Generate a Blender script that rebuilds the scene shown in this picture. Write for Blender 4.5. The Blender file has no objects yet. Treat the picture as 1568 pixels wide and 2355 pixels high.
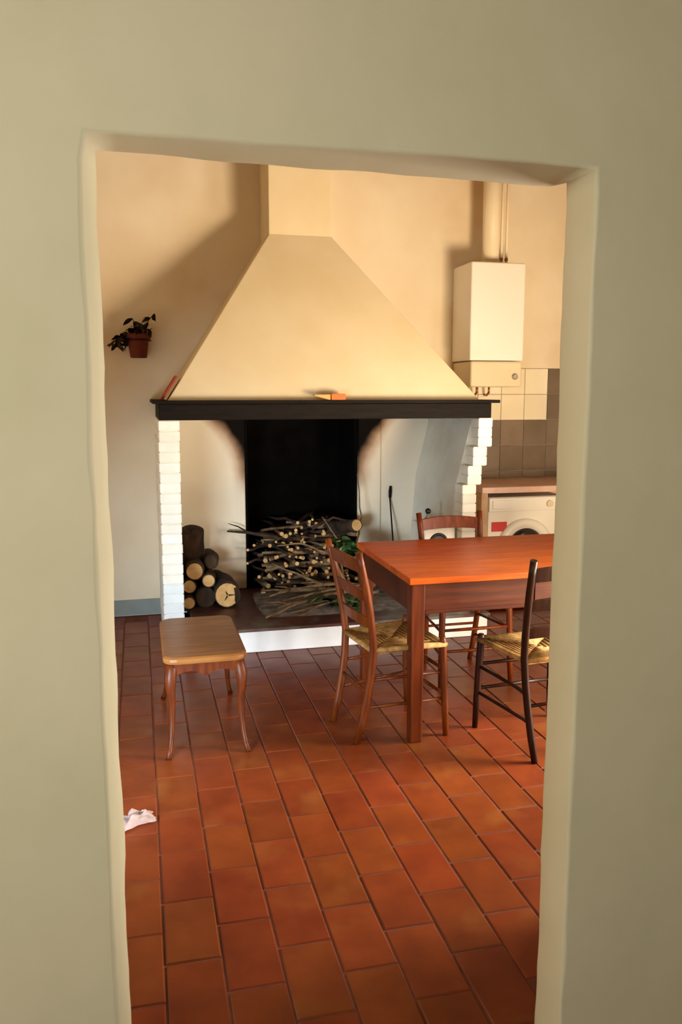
import bpy, bmesh, math, random
from mathutils import Vector, Matrix, noise

sc = bpy.context.scene
COL = sc.collection
rnd = random.Random(7)
R = math.radians

# ------------------------------------------------------------------ camera
cd = bpy.data.cameras.new('camera'); cam = bpy.data.objects.new('camera', cd); COL.objects.link(cam)
cd.sensor_fit = 'VERTICAL'; cd.sensor_height = 36.0
cd.lens = 1884 * 36.0 / 2355
cam.location = (0, 0, 1.6)
cam.rotation_euler = (R(90 - 8.3), 0, R(-13.84))
cd.clip_start = 0.02; cd.clip_end = 100
cd.dof.use_dof = True; cd.dof.focus_distance = 4.6; cd.dof.aperture_fstop = 16
sc.camera = cam

# ------------------------------------------------------------------ world, daylight, exposure
w = bpy.data.worlds.new('world'); sc.world = w; w.use_nodes = True
bg = w.node_tree.nodes['Background']; bg.inputs[0].default_value = (0.75, 0.86, 1.0, 1); bg.inputs[1].default_value = 1.0

def area(name, loc, target, sx, sy, power, col, spread=180):
    ld = bpy.data.lights.new(name, 'AREA'); ld.shape = 'RECTANGLE'; ld.size = sx; ld.size_y = sy
    ld.energy = power; ld.color = col; ld.spread = R(spread)
    o = bpy.data.objects.new(name, ld); COL.objects.link(o); o.location = loc
    o.rotation_euler = (Vector(target) - Vector(loc)).to_track_quat('-Z', 'Y').to_euler()
    return o

# glazed door in the kitchen's right wall: sky light comes down through its upper half,
# and a broad fill is added low in the opening to brighten the left reveal
area('garden_door_sky_light', (3.80, 2.80, 1.45), (0.6, 3.25, 0.0), 1.0, 1.1, 27, (1.0, 0.94, 0.84), 50)
area('added_reveal_fill', (3.84, 2.68, 0.98), (-0.06, 2.4, 1.0), 1.0, 1.2, 105, (1.0, 0.95, 0.84), 150)
# warm uplight added out of view, right of the doorway, to light hood and upper walls
area('added_warm_uplight', (2.9, 1.86, 0.72), (1.25, 5.6, 2.55), 1.0, 0.9, 70, (1.0, 0.78, 0.51), 104)
# cool fill added out of view beyond the left jamb, for pier and hearth riser
area('added_cool_fill', (-0.72, 1.84, 0.60), (0.85, 4.9, 0.22), 0.8, 0.6, 17, (0.70, 0.87, 1.0), 58)
# window of the near room, on the left, behind the camera
area('near_room_window_light', (-1.44, -0.5, 1.75), (0.9, 1.5, 1.6), 1.1, 1.2, 82, (1.0, 0.99, 0.89), 170)

sc.view_settings.view_transform = 'Standard'; sc.view_settings.look = 'None'
sc.view_settings.exposure = 0.0; sc.view_settings.gamma = 1.0
sc.view_settings.use_curve_mapping = False
try:
    sc.cycles.use_denoising = True
    sc.cycles.max_bounces = 8
    sc.cycles.diffuse_bounces = 5
    sc.cycles.caustics_reflective = False
    sc.cycles.caustics_refractive = False
    sc.cycles.sample_clamp_indirect = 6
except Exception:
    pass

# ------------------------------------------------------------------ materials
def srgb(r, g, b):
    f = lambda c: ((c / 255) / 12.92) if c / 255 <= 0.04045 else (((c / 255) + 0.055) / 1.055) ** 2.4
    return (f(r), f(g), f(b), 1)

class NT:
    def __init__(s, name):
        s.m = bpy.data.materials.new(name); s.m.use_nodes = True
        s.t = s.m.node_tree; s.b = s.t.nodes['Principled BSDF']
    def n(s, typ, **kw):
        x = s.t.nodes.new(typ)
        for k, v in kw.items():
            if k.startswith('i_'):
                key = k[2:]
                key = int(key) if key.isdigit() else key.replace('_', ' ')
                x.inputs[key].default_value = v
            else: setattr(x, k, v)
        return x
    def l(s, a, b): s.t.links.new(a, b)

def mat(name, c1, c2=None, rough=0.6, scale=6.0, stretch=(1, 1, 1), bump=0.0, bscale=40.0, spec=0.4,
        rand=0.0, island=False, metal=0.0, lo=0.35, hi=0.65, coat=0.0, detail=5, rvar=0.0, c3=None, c3lo=.6, c3hi=.75, c3scale=2.0):
    k = NT(name); b = k.b
    b.inputs['Roughness'].default_value = rough; b.inputs['Metallic'].default_value = metal
    b.inputs['Specular IOR Level'].default_value = spec
    if coat: b.inputs['Coat Weight'].default_value = coat; b.inputs['Coat Roughness'].default_value = 0.15
    tc = k.n('ShaderNodeTexCoord'); mp = k.n('ShaderNodeMapping'); mp.inputs['Scale'].default_value = stretch
    k.l(tc.outputs['Object'], mp.inputs[0])
    if rand or island:
        if island: src = k.n('ShaderNodeNewGeometry').outputs['Random Per Island']
        else: src = k.n('ShaderNodeObjectInfo').outputs['Random']
        sh = k.n('ShaderNodeMath', operation='MULTIPLY'); sh.inputs[1].default_value = 37.0; k.l(src, sh.inputs[0])
        va = k.n('ShaderNodeVectorMath', operation='ADD'); k.l(mp.outputs[0], va.inputs[0]); k.l(sh.outputs[0], va.inputs[1])
        vec = va.outputs[0]
    else: vec = mp.outputs[0]; src = None
    col = None
    if c2 is not None:
        no = k.n('ShaderNodeTexNoise'); no.inputs['Scale'].default_value = scale; no.inputs['Detail'].default_value = detail
        k.l(vec, no.inputs['Vector'])
        mr = k.n('ShaderNodeMapRange'); mr.inputs[1].default_value = lo; mr.inputs[2].default_value = hi; k.l(no.outputs[0], mr.inputs[0])
        mx = k.n('ShaderNodeMix', data_type='RGBA'); mx.inputs['A'].default_value = c1; mx.inputs['B'].default_value = c2
        k.l(mr.outputs[0], mx.inputs['Factor']); col = mx.outputs['Result']
        if c3 is not None:
            n3 = k.n('ShaderNodeTexNoise'); n3.inputs['Scale'].default_value = c3scale; n3.inputs['Detail'].default_value = 3
            k.l(vec, n3.inputs['Vector'])
            m3 = k.n('ShaderNodeMapRange'); m3.inputs[1].default_value = c3lo; m3.inputs[2].default_value = c3hi; k.l(n3.outputs[0], m3.inputs[0])
            x3 = k.n('ShaderNodeMix', data_type='RGBA'); x3.inputs['B'].default_value = c3
            k.l(col, x3.inputs['A']); k.l(m3.outputs[0], x3.inputs['Factor']); col = x3.outputs['Result']
        if src is not None and rand:
            hs = k.n('ShaderNodeHueSaturation')
            v = k.n('ShaderNodeMapRange'); v.inputs[3].default_value = 1 - rand; v.inputs[4].default_value = 1 + rand
            k.l(src, v.inputs[0]); k.l(v.outputs[0], hs.inputs['Value'])
            s2 = k.n('ShaderNodeMath', operation='FRACT'); k.l(sh.outputs[0], s2.inputs[0])
            h = k.n('ShaderNodeMapRange'); h.inputs[3].default_value = 0.5 - rand * .035; h.inputs[4].default_value = 0.5 + rand * .06
            k.l(s2.outputs[0], h.inputs[0]); k.l(h.outputs[0], hs.inputs['Hue'])
            k.l(col, hs.inputs['Color']); col = hs.outputs[0]
        k.l(col, b.inputs['Base Color'])
        if rvar:
            rr = k.n('ShaderNodeMapRange'); rr.inputs[3].default_value = rough - rvar; rr.inputs[4].default_value = rough + rvar
            k.l(no.outputs[0], rr.inputs[0]); k.l(rr.outputs[0], b.inputs['Roughness'])
    else:
        b.inputs['Base Color'].default_value = c1
    if bump:
        nb = k.n('ShaderNodeTexNoise'); nb.inputs['Scale'].default_value = bscale; nb.inputs['Detail'].default_value = 4
        k.l(vec, nb.inputs['Vector'])
        bp = k.n('ShaderNodeBump'); bp.inputs['Strength'].default_value = bump; bp.inputs['Distance'].default_value = 0.01
        k.l(nb.outputs[0], bp.inputs['Height']); k.l(bp.outputs[0], b.inputs['Normal'])
    return k.m

M = {}
M['hall'] = mat('hall_plaster', srgb(206, 198, 166), srgb(214, 204, 174), .85, 3, bump=.25, bscale=9, spec=.15)
M['wall'] = mat('kitchen_plaster', srgb(236, 224, 200), srgb(228, 212, 184), .85, 2.2, bump=.18, bscale=12, spec=.15,
                c3=srgb(206, 172, 122), c3lo=.60, c3hi=.92, c3scale=1.3)
M['hood'] = mat('hood_plaster', srgb(228, 211, 176), srgb(221, 202, 162), .8, 2.5, bump=.12, bscale=14, spec=.2)
M['ceil'] = mat('ceiling_boards', srgb(128, 98, 66), srgb(104, 76, 48), .8, 3, stretch=(8, 1, 1), spec=.1)
M['base'] = mat('grey_blue_skirting_paint', srgb(140, 148, 144), srgb(128, 138, 134), .6, 8)
M['grout'] = mat('mortar', srgb(108, 56, 32), srgb(86, 42, 24), .9, 12)
tk = dict(c1=srgb(124, 55, 23), c2=srgb(104, 42, 16), rough=.36, scale=7, lo=.3, hi=.7, bump=.06, bscale=30, spec=.26, rand=.10, rvar=.08,
          c3=srgb(128, 70, 30), c3lo=.58, c3hi=.78, c3scale=4)
M['tile'] = mat('terracotta_tile', **tk)
M['tile_rest'] = mat('terracotta_tile_rest', **{**tk, 'island': True})
M['brick'] = mat('white_painted_brick', srgb(242, 240, 232), srgb(234, 230, 218), .7, 9, bump=.12, bscale=30, rand=.04)
M['brick_blue'] = mat('pale_blue_brick', srgb(222, 228, 230), srgb(212, 219, 222), .7, 9, bump=.12, bscale=30, rand=.04)  # bluer tone for the lowest bricks of the left pier
M['mortar_white'] = mat('white_mortar', srgb(232, 228, 216), srgb(222, 216, 202), .9, 20)
M['riser'] = mat('white_hearth_paint', srgb(246, 244, 242), srgb(236, 234, 232), .6, 5, bump=.1)
M['hearth_top'] = mat('dark_hearth_stone', srgb(88, 46, 38), srgb(60, 34, 28), .5, 6, bump=.2, bscale=25,
                      c3=srgb(110, 100, 92), c3lo=.5, c3hi=.62, c3scale=3)
M['cheek'] = mat('grey_white_plaster', srgb(226, 224, 212), srgb(212, 208, 194), .85, 4, bump=.15, bscale=15, spec=.15)
M['ash'] = mat('grey_ash', srgb(142, 132, 126), srgb(88, 78, 72), .95, 14, bump=.5, bscale=40)
M['beam'] = mat('dark_mantel_wood', srgb(27, 18, 11), srgb(14, 10, 7), .65, 5, stretch=(1, 8, 8), bump=.25, bscale=20, spec=.12)
M['black'] = mat('soot_black', srgb(15, 12, 10), srgb(8, 6, 5), .95, 6, spec=.05)
M['tan'] = mat('tan_plaster', srgb(206, 176, 140), srgb(188, 150, 116), .85, 8, bump=.3, bscale=25)
M['chair'] = mat('dark_chair_wood', srgb(46, 20, 9), srgb(30, 12, 5), .38, 5, stretch=(9, 9, 1), bump=.05, spec=.22, rand=.12)
M['chair_mid'] = mat('red_brown_chair_wood', srgb(112, 48, 15), srgb(84, 32, 9), .38, 5, stretch=(9, 9, 1), bump=.05, spec=.22, rand=.1)
M['chair_orange'] = mat('honey_chair_wood', srgb(112, 52, 14), srgb(84, 35, 8), .38, 5, stretch=(9, 9, 1), bump=.05, spec=.22, rand=.1)
M['rush'] = mat('woven_rush', srgb(178, 136, 76), srgb(128, 92, 42), .75, 30, bump=.3, bscale=90)
M['table'] = mat('table_wood', srgb(190, 82, 16), srgb(158, 59, 9), .38, 4, stretch=(1, 14, 14), bump=.04, spec=.22, rand=.08)
M['table_leg'] = mat('shade_darkened_leg_wood', srgb(100, 42, 11), srgb(74, 28, 7), .42, 4, stretch=(14, 14, 1), bump=.04, spec=.22)  # darker than the top: shade on the table legs put into the colour
M['apron'] = mat('shade_darkened_apron_wood', srgb(84, 34, 8), srgb(62, 22, 5), .5, 4, stretch=(1, 14, 14), bump=.04, spec=.2)  # darkened so the unlit table front is carried by the wood colour
M['stool'] = mat('stool_wood', srgb(146, 96, 50), srgb(120, 74, 34), .33, 4, stretch=(1, 9, 1), bump=.04, spec=.22)
M['stool_leg'] = mat('stool_leg_wood', srgb(98, 43, 12), srgb(70, 27, 7), .42, 5, stretch=(9, 9, 1), spec=.22)
M['enamel'] = mat('white_enamel', srgb(240, 236, 226), None, .32, spec=.5)
M['enamel2'] = mat('cream_panel_enamel', srgb(224, 206, 172), None, .4, spec=.5)
M['dark'] = mat('dark_plastic', srgb(26, 22, 20), None, .4)
M['glass_dark'] = mat('dark_porthole_glass', srgb(30, 24, 22), None, .12, spec=.6)
M['chrome'] = mat('chrome', srgb(190, 186, 180), None, .25, metal=1.0)
M['pipe'] = mat('cream_pipe_paint', srgb(236, 222, 192), None, .45)
M['copper'] = mat('copper_pipe', srgb(170, 110, 70), None, .35, metal=.9)
M['marble'] = mat('pink_marble', srgb(214, 178, 160), srgb(196, 154, 136), .35, 7, spec=.5)
M['wt_cream'] = mat('cream_glazed_tile', srgb(240, 230, 204), srgb(232, 220, 192), .3, 3, rand=.03, spec=.5)
M['wt_grey'] = mat('grey_brown_glazed_tile', srgb(124, 106, 90), srgb(104, 88, 72), .3, 3, rand=.08, spec=.5)
M['wgrout'] = mat('wall_grout', srgb(176, 164, 146), srgb(160, 148, 130), .9, 20)
M['bark'] = mat('bark', srgb(74, 52, 36), srgb(40, 27, 19), .95, 14, stretch=(1, 1, .35), bump=.8, bscale=40, rand=.25)
M['bark2'] = mat('pale_twig_bark', srgb(150, 120, 88), srgb(106, 80, 56), .9, 20, bump=.4, bscale=60, rand=.2)
M['cut'] = mat('cut_wood', srgb(222, 182, 124), srgb(196, 148, 92), .85, 14, rand=.1)
M['leaf'] = mat('green_leaf', srgb(84, 118, 62), srgb(56, 88, 42), .55, 20, rand=.2)
M['leaf_dry'] = mat('dark_dry_leaf', srgb(70, 58, 26), srgb(48, 34, 16), .7, 20, rand=.25)
M['terra'] = mat('terracotta_pot', srgb(112, 46, 24), srgb(88, 34, 17), .8, 12, bump=.2)
M['soil'] = mat('soil', srgb(40, 28, 20), srgb(26, 18, 12), .95, 30)
M['iron'] = mat('black_iron', srgb(30, 28, 26), None, .5, metal=.6)
M['red'] = mat('red_lacquer', srgb(150, 42, 24), srgb(128, 32, 18), .5, 8)
M['orange'] = mat('orange_card', srgb(226, 108, 44), srgb(214, 96, 36), .6, 8)
M['tancard'] = mat('tan_card', srgb(206, 160, 92), srgb(196, 148, 80), .7, 8)
M['paper'] = mat('white_tissue', srgb(214, 190, 184), srgb(196, 168, 160), .85, 20)
M['bottle'] = mat('grey_green_bottle_glass', srgb(120, 136, 118), None, .2, spec=.6)
M['label_red'] = mat('red_sticker', srgb(206, 52, 44), None, .5)
M['wood_white'] = mat('white_frame_paint', srgb(228, 222, 208), None, .5)

# plaster at the back of the fireplace with its smoke stain
def soot_plaster():
    k = NT('sooty_fireback_plaster'); b = k.b
    b.inputs['Roughness'].default_value = .9; b.inputs['Specular IOR Level'].default_value = .1
    tc = k.n('ShaderNodeTexCoord'); sp = k.n('ShaderNodeSeparateXYZ'); k.l(tc.outputs['Object'], sp.inputs[0])
    def mth(op, a, c, clamp=False):
        x = k.n('ShaderNodeMath', operation=op, use_clamp=clamp)
        for i, v in enumerate((a, c)):
            if v is None: continue
            if isinstance(v, (int, float)): x.inputs[i].default_value = v
            else: k.l(v, x.inputs[i])
        return x.outputs[0]
    no = k.n('ShaderNodeTexNoise'); no.inputs['Scale'].default_value = 6; k.l(tc.outputs['Object'], no.inputs['Vector'])
    dx = mth('ABSOLUTE', mth('SUBTRACT', sp.outputs['X'], 1.175), None)
    zt = mth('MAXIMUM', mth('SUBTRACT', sp.outputs['Z'], .98), 0.0)
    hw = mth('ADD', mth('MULTIPLY', mth('POWER', zt, 2.0), 1.15), .425)
    d = mth('SUBTRACT', dx, hw)
    d = mth('ADD', d, mth('MULTIPLY', mth('SUBTRACT', no.outputs[0], .5), .08))
    s = k.n('ShaderNodeMapRange', interpolation_type='SMOOTHSTEP'); s.inputs[1].default_value = .05; s.inputs[2].default_value = -.05
    k.l(d, s.inputs[0])
    s2 = k.n('ShaderNodeMapRange', interpolation_type='SMOOTHSTEP'); s2.inputs[1].default_value = .13; s2.inputs[2].default_value = 0.0; k.l(d, s2.inputs[0])
    n2 = k.n('ShaderNodeTexNoise'); n2.inputs['Scale'].default_value = 4; k.l(tc.outputs['Object'], n2.inputs['Vector'])
    base = k.n('ShaderNodeMix', data_type='RGBA'); base.inputs['A'].default_value = srgb(242, 230, 208); base.inputs['B'].default_value = srgb(230, 214, 190)
    k.l(n2.outputs[0], base.inputs['Factor'])
    # worn brown patch low on the left, where logs rub
    lz = k.n('ShaderNodeMapRange', interpolation_type='SMOOTHSTEP'); lz.inputs[1].default_value = .62; lz.inputs[2].default_value = .35; k.l(mth('ADD', sp.outputs['Z'], mth('MULTIPLY', mth('SUBTRACT', no.outputs[0], .5), .4)), lz.inputs[0])
    worn = k.n('ShaderNodeMix', data_type='RGBA'); worn.inputs['B'].default_value = srgb(160, 132, 104)
    k.l(base.outputs['Result'], worn.inputs['A']); k.l(mth('MULTIPLY', lz.outputs[0], .7), worn.inputs['Factor'])
    br = k.n('ShaderNodeMix', data_type='RGBA'); br.inputs['B'].default_value = srgb(150, 92, 42)
    k.l(worn.outputs['Result'], br.inputs['A'])
    zf = k.n('ShaderNodeMapRange', interpolation_type='SMOOTHSTEP'); zf.inputs[1].default_value = .82; zf.inputs[2].default_value = 1.05; k.l(sp.outputs['Z'], zf.inputs[0])
    k.l(mth('MULTIPLY', mth('MULTIPLY', s2.outputs[0], zf.outputs[0]), .75), br.inputs['Factor'])
    bl = k.n('ShaderNodeMix', data_type='RGBA'); bl.inputs['B'].default_value = srgb(16, 11, 8)
    k.l(br.outputs['Result'], bl.inputs['A']); k.l(mth('MULTIPLY', s.outputs[0], zf.outputs[0]), bl.inputs['Factor'])
    k.l(bl.outputs['Result'], b.inputs['Base Color'])
    bp = k.n('ShaderNodeBump'); bp.inputs['Strength'].default_value = .3; bp.inputs['Distance'].default_value = .01; k.l(no.outputs[0], bp.inputs['Height']); k.l(bp.outputs[0], b.inputs['Normal'])
    return k.m
M['fireback'] = soot_plaster()

# ------------------------------------------------------------------ helpers
def finish(o, m, parent=None, smooth=False, bevel=0.0, seg=2):
    if m is not None:
        for mm in (m if isinstance(m, (list, tuple)) else [m]): o.data.materials.append(M[mm] if isinstance(mm, str) else mm)
    if parent: o.parent = parent
    if smooth: o.data.polygons.foreach_set('use_smooth', [True] * len(o.data.polygons))
    if bevel:
        b = o.modifiers.new('bevel', 'BEVEL'); b.width = bevel; b.segments = seg; b.limit_method = 'ANGLE'
    return o
def obj(name, bm, m, parent=None, smooth=False, bevel=0.0, seg=2, recalc=True):
    if recalc: bmesh.ops.recalc_face_normals(bm, faces=bm.faces)
    me = bpy.data.meshes.new(name); bm.to_mesh(me); bm.free()
    o = bpy.data.objects.new(name, me); COL.objects.link(o)
    return finish(o, m, parent, smooth, bevel, seg)
def box(bm, x0, x1, y0, y1, z0, z1):
    v = [bm.verts.new(p) for p in ((x0,y0,z0),(x1,y0,z0),(x1,y1,z0),(x0,y1,z0),(x0,y0,z1),(x1,y0,z1),(x1,y1,z1),(x0,y1,z1))]
    for f in ((0,3,2,1),(4,5,6,7),(0,1,5,4),(1,2,6,5),(2,3,7,6),(3,0,4,7)): bm.faces.new([v[i] for i in f])
    return v
def bx(*a):
    bm = bmesh.new(); box(bm, *a); return bm
def tube(bm, pts, rad, n=8, cap=True, mi=None, capmi=None, up=None):
    pts = [Vector(p) for p in pts]
    if not isinstance(rad, (list, tuple)): rad = [rad] * len(pts)
    rings = []; prev = None
    for i, p in enumerate(pts):
        t = (pts[min(i + 1, len(pts) - 1)] - pts[max(i - 1, 0)]).normalized()
        if prev is None:
            a = Vector(up) if up else (Vector((0, 0, 1)) if abs(t.z) < .9 else Vector((1, 0, 0)))
            u = (a - t * a.dot(t)).normalized()
        else:
            u = (prev - t * prev.dot(t)).normalized()
        prev = u; v = t.cross(u)
        r = rad[i]; ru, rv = r if isinstance(r, tuple) else (r, r)
        rings.append([bm.verts.new(p + u * ru * math.cos(2 * math.pi * k / n) + v * rv * math.sin(2 * math.pi * k / n)) for k in range(n)])
    for a, b in zip(rings, rings[1:]):
        for k in range(n):
            f = bm.faces.new((a[k], a[(k + 1) % n], b[(k + 1) % n], b[k])); f.smooth = True
            if mi is not None: f.material_index = mi
    if cap:
        f1 = bm.faces.new(rings[0][::-1]); f2 = bm.faces.new(rings[-1])
        if capmi is not None: f1.material_index = f2.material_index = capmi
    return rings
def lathe(bm, prof, n=24, c=(0, 0, 0), close=True):
    rings = []
    for r, z in prof: rings.append([bm.verts.new((c[0] + r * math.cos(2*math.pi*k/n), c[1] + r * math.sin(2*math.pi*k/n), c[2] + z)) for k in range(n)])
    for a, b in zip(rings, rings[1:]):
        for k in range(n):
            f = bm.faces.new((a[k], a[(k+1)%n], b[(k+1)%n], b[k])); f.smooth = True
    if close: bm.faces.new(rings[0][::-1]); bm.faces.new(rings[-1])
def tag(o, label, cat, group=None):
    o['label'] = label; o['category'] = cat
    if group: o['group'] = group
    return o
def thing(name, loc, label, cat, rz=0.0, group=None):
    o = bpy.data.objects.new(name, None); COL.objects.link(o); o.location = loc; o.rotation_euler = (0, 0, rz)
    o.empty_display_size = .1
    return tag(o, label, cat, group)
def struct(o, label=None, cat=None):
    o['kind'] = 'structure'
    if label: o['label'] = label
    if cat: o['category'] = cat
    return o
def copy_tree(o, parent=None):
    c = o.copy(); COL.objects.link(c); c.parent = parent
    for ch in o.children: copy_tree(ch, c)
    return c

# ------------------------------------------------------------------ room shell
XL, XR, YN, YF, YB, H = -1.3, 3.5, 1.57, 1.70, 5.98, 3.45   # doorway wall between YN and YF
DX0, DX1, DZ = -0.060, 0.921, 2.05

def wall_doorway():
    """plastered wall with a rough, rounded doorway"""
    bm = bmesh.new()
    path = []   # (x, z, outward normal)
    N = 46
    for i in range(N + 1): path.append((DX0, DZ * i / N, 'L'))
    path[-1] = (DX0, DZ, 'C1')
    for i in range(1, 24): path.append((DX0 + (DX1 - DX0) * i / 24, DZ, 'T'))
    path.append((DX1, DZ, 'C2'))
    for i in range(1, N + 1): path.append((DX1, DZ * (1 - i / N), 'R'))
    nx = {'L': (-1, 0), 'C1': (-.8, .8), 'T': (0, 1), 'C2': (.8, .8), 'R': (1, 0)}
    X0, X1 = -1.6, 4.0
    secs = []
    for i, (x, z, s) in enumerate(path):
        ox, oz = nx[s]
        j = noise.noise(Vector((x * 3, 5.1, z * 5))) * .003 + noise.noise(Vector((x * 9, 1.7, z * 14))) * .0025
        j2 = noise.noise(Vector((x * 4, 9.3, z * 4))) * .004 + noise.noise(Vector((x * 9, 3.7, z * 12))) * .003
        if s == 'T': j2 -= .012 * (x - DX0)
        r = .008 + .004 * noise.noise(Vector((x * 6, 2.2, z * 9)))
        if s in ('L', 'C1'): outer = (X0, H * z / DZ if s == 'L' else H)
        elif s in ('R', 'C2'): outer = (X1, H * z / DZ if s == 'R' else H)
        else: outer = (X0 + (X1 - X0) * (x - DX0) / (DX1 - DX0), H)
        spl = .021 if s == 'L' else .015 if s == 'C1' else 0.0    # the left reveal splays open towards the near room
        sx = lambda y: ox * spl * (1 - (y - YN) / (YF - YN))
        P = []
        P.append((outer[0], YN, outer[1]))
        P.append((x + ox * (.10), YN, z + oz * .10))
        P.append((x + ox * (r + j) + sx(YN), YN, z + oz * (r + j)))
        for a in (30, 60, 90):
            P.append((x + ox * (j + r * (1 - math.sin(R(a)))) + sx(YN + r * (1 - math.cos(R(a)))), YN + r * (1 - math.cos(R(a))), z + oz * (j + r * (1 - math.sin(R(a))))))
        P.append((x + ox * (j + j2) * .5 + sx((YN + YF) / 2), (YN + YF) / 2, z + oz * (j + j2) * .5))
        r2 = .012
        for a in (90, 45, 0):
            P.append((x + ox * (j2 + r2 * (1 - math.sin(R(a)))), YF - r2 * (1 - math.cos(R(a))), z + oz * (j2 + r2 * (1 - math.sin(R(a))))))
        P.append((outer[0], YF, outer[1]))
        secs.append([bm.verts.new(p) for p in P])
    for a, b in zip(secs, secs[1:]):
        for k in range(len(a) - 1):
            f = bm.faces.new((a[k], b[k], b[k + 1], a[k + 1])); f.smooth = k >= 2 and k <= 8
    o = obj('wall_doorway', bm, 'hall')
    return struct(o)
wall_doorway()

# floor of the kitchen: mortar bed carrying terracotta tiles
fl = bpy.data.objects.new('floor', bpy.data.meshes.new('floor'))
bm = bx(XL, XR + .4, YF - .0, YB, -.06, -.004); bm.to_mesh(fl.data); bm.free(); COL.objects.link(fl)
finish(fl, 'grout'); struct(fl)
TW, TL, TX, TY = .161, .29, .022, 2.595
def tile_bm(bm, cx, cy, dz=0.0, j=0.0):
    a, b = TW / 2 - .003, TL / 2 - .003; c = .004
    lo = [bm.verts.new((cx + sx * a, cy + sy * b, -.012)) for sx, sy in ((-1,-1),(1,-1),(1,1),(-1,1))]
    mi = [bm.verts.new((cx + sx * a, cy + sy * b, -.003 + dz)) for sx, sy in ((-1,-1),(1,-1),(1,1),(-1,1))]
    hi = [bm.verts.new((cx + sx * (a - c), cy + sy * (b - c), dz + j * sx)) for sx, sy in ((-1,-1),(1,-1),(1,1),(-1,1))]
    for k in range(4):
        n = (k + 1) % 4
        bm.faces.new((lo[k], lo[n], mi[n], mi[k])); bm.faces.new((mi[k], mi[n], hi[n], hi[k]))
    bm.faces.new(hi)
tile_meshes = []
for v in range(4):
    bm = bmesh.new(); tile_bm(bm, 0, 0, 0, (v - 1.5) * .0005)
    bmesh.ops.recalc_face_normals(bm, faces=bm.faces)
    me = bpy.data.meshes.new('tile'); bm.to_mesh(me); bm.free(); me.materials.append(M['tile']); tile_meshes.append(me)
rest = bmesh.new()
i0 = math.floor((XL - TX) / TW); i1 = math.ceil((XR - TX) / TW)
for i in range(i0, i1):
    cx = TX + (i + .5) * TW
    off = 0 if i % 2 else .5       # running bond
    for j in range(-6, 13):
        cy = TY + (j + .5 + off) * TL
        if cx + TW / 2 > XR + .02 or cx - TW / 2 < XL - .02 or cy + TL / 2 > YB or cy - TL / 2 < 1.42: continue
        if cy - TL / 2 < YF - .06 and not (DX0 - .1 < cx < DX1 + .1): continue
        inview = (-.25 + .0 * cy < cx < .28 + .46 * cy) and cy < 4.9 and cx > -.12 - .03 * cy
        if inview:
            o = bpy.data.objects.new('tile', tile_meshes[rnd.randrange(4)]); COL.objects.link(o)
            o.location = (cx + rnd.uniform(-.001, .001), cy + rnd.uniform(-.001, .001), rnd.uniform(-.0012, 0)); o.rotation_euler = (0, 0, rnd.uniform(-.004, .004))
            o.parent = fl
        else: tile_bm(rest, cx, cy, rnd.uniform(-.0012, 0))
o = obj('tile_field', rest, 'tile_rest', fl); o['kind'] = 'stuff'

def shell(name, m, *boxes):
    bm = bmesh.new()
    for b in boxes: box(bm, *b)
    return struct(obj(name, bm, m))
FBX0, FBX1 = .745, 1.595       # firebox recess
shell('wall_back', 'wall', (XL - .2, FBX0, YB, YB + .7, 0, H), (FBX1, XR + .4, YB, YB + .7, 0, H), (FBX0, FBX1, YB, YB + .7, 1.78, H), (FBX0, FBX1, YB + .52, YB + .7, 0, 1.78))
shell('wall_left', 'wall', (XL - .2, XL, YF, YB, 0, H))
GD0, GD1, GDZ = 2.12, 3.32, 2.15   # garden door opening in the right wall
shell('wall_right', 'wall', (XR, XR + .4, YF, GD0, 0, H), (XR, XR + .4, GD1, YB, 0, H), (XR, XR + .4, GD0, GD1, GDZ, H))
shell('ceiling', 'ceil', (XL - .2, XR + .4, YF, YB + .7, H, H + .1))
shell('baseboard_back', 'base', (XL, .125, YB - .012, YB, 0, .114))
shell('door_1', 'wood_white', (XR + .30, XR + .36, GD0, GD0 + .05, 0, GDZ), (XR + .30, XR + .36, GD1 - .05, GD1, 0, GDZ), (XR + .30, XR + .36, GD0 + .05, GD1 - .05, GDZ - .05, GDZ))
shell('added_window_frame', 'wood_white', (-1.17, -1.12, YF, YF + .03, .22, 1.0), (-.32, -.27, YF, YF + .03, .22, 1.0), (-1.12, -.32, YF, YF + .03, .22, .28), (-1.12, -.32, YF, YF + .03, .94, 1.0))  # invented frame around the added cool fill, out of view
shell('added_door_frame', 'wood_white', (2.32, 2.38, YF, YF + .03, 0, 2.1), (3.42, 3.48, YF, YF + .03, 0, 2.1), (2.38, 3.42, YF, YF + .03, 2.04, 2.1))  # invented frame around the added warm uplight, out of view
# near room
shell('floor_near_room', 'grout', (-1.5, 2.6, -2.5, YF, -.06, -.0125))
shell('wall_near_room_left', 'hall', (-1.7, -1.5, -2.5, YN, 0, H))
shell('wall_near_room_right', 'hall', (2.6, 2.8, -2.5, YN, 0, H))
shell('wall_near_room_back', 'hall', (-1.7, 2.8, -2.7, -2.5, 0, H))
shell('ceiling_near_room', 'ceil', (-1.7, 2.8, -2.7, YN, 2.9, 3.0))

# ------------------------------------------------------------------ fireplace
fp = thing('fireplace', (1.17, 5.0, 0), 'large cream plaster fireplace with tapering hood and dark wooden mantel', 'fireplace')
def fpart(name, bm, m, **k):
    bmesh.ops.translate(bm, verts=bm.verts, vec=(0, 0, 0))
    o = obj(name, bm, m, None, **k); o.parent = fp; o.matrix_parent_inverse = Matrix.Translation((-1.17, -5.0, 0)); return o
HZ = .155
fpart('hearth', bx(.30, 2.21, 4.90, YB, 0, HZ - .02), 'riser', bevel=.006)
fpart('hearth_slab', bx(.30, 2.225, 4.885, YB, HZ - .02, HZ), 'hearth_top', bevel=.004)
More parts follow.
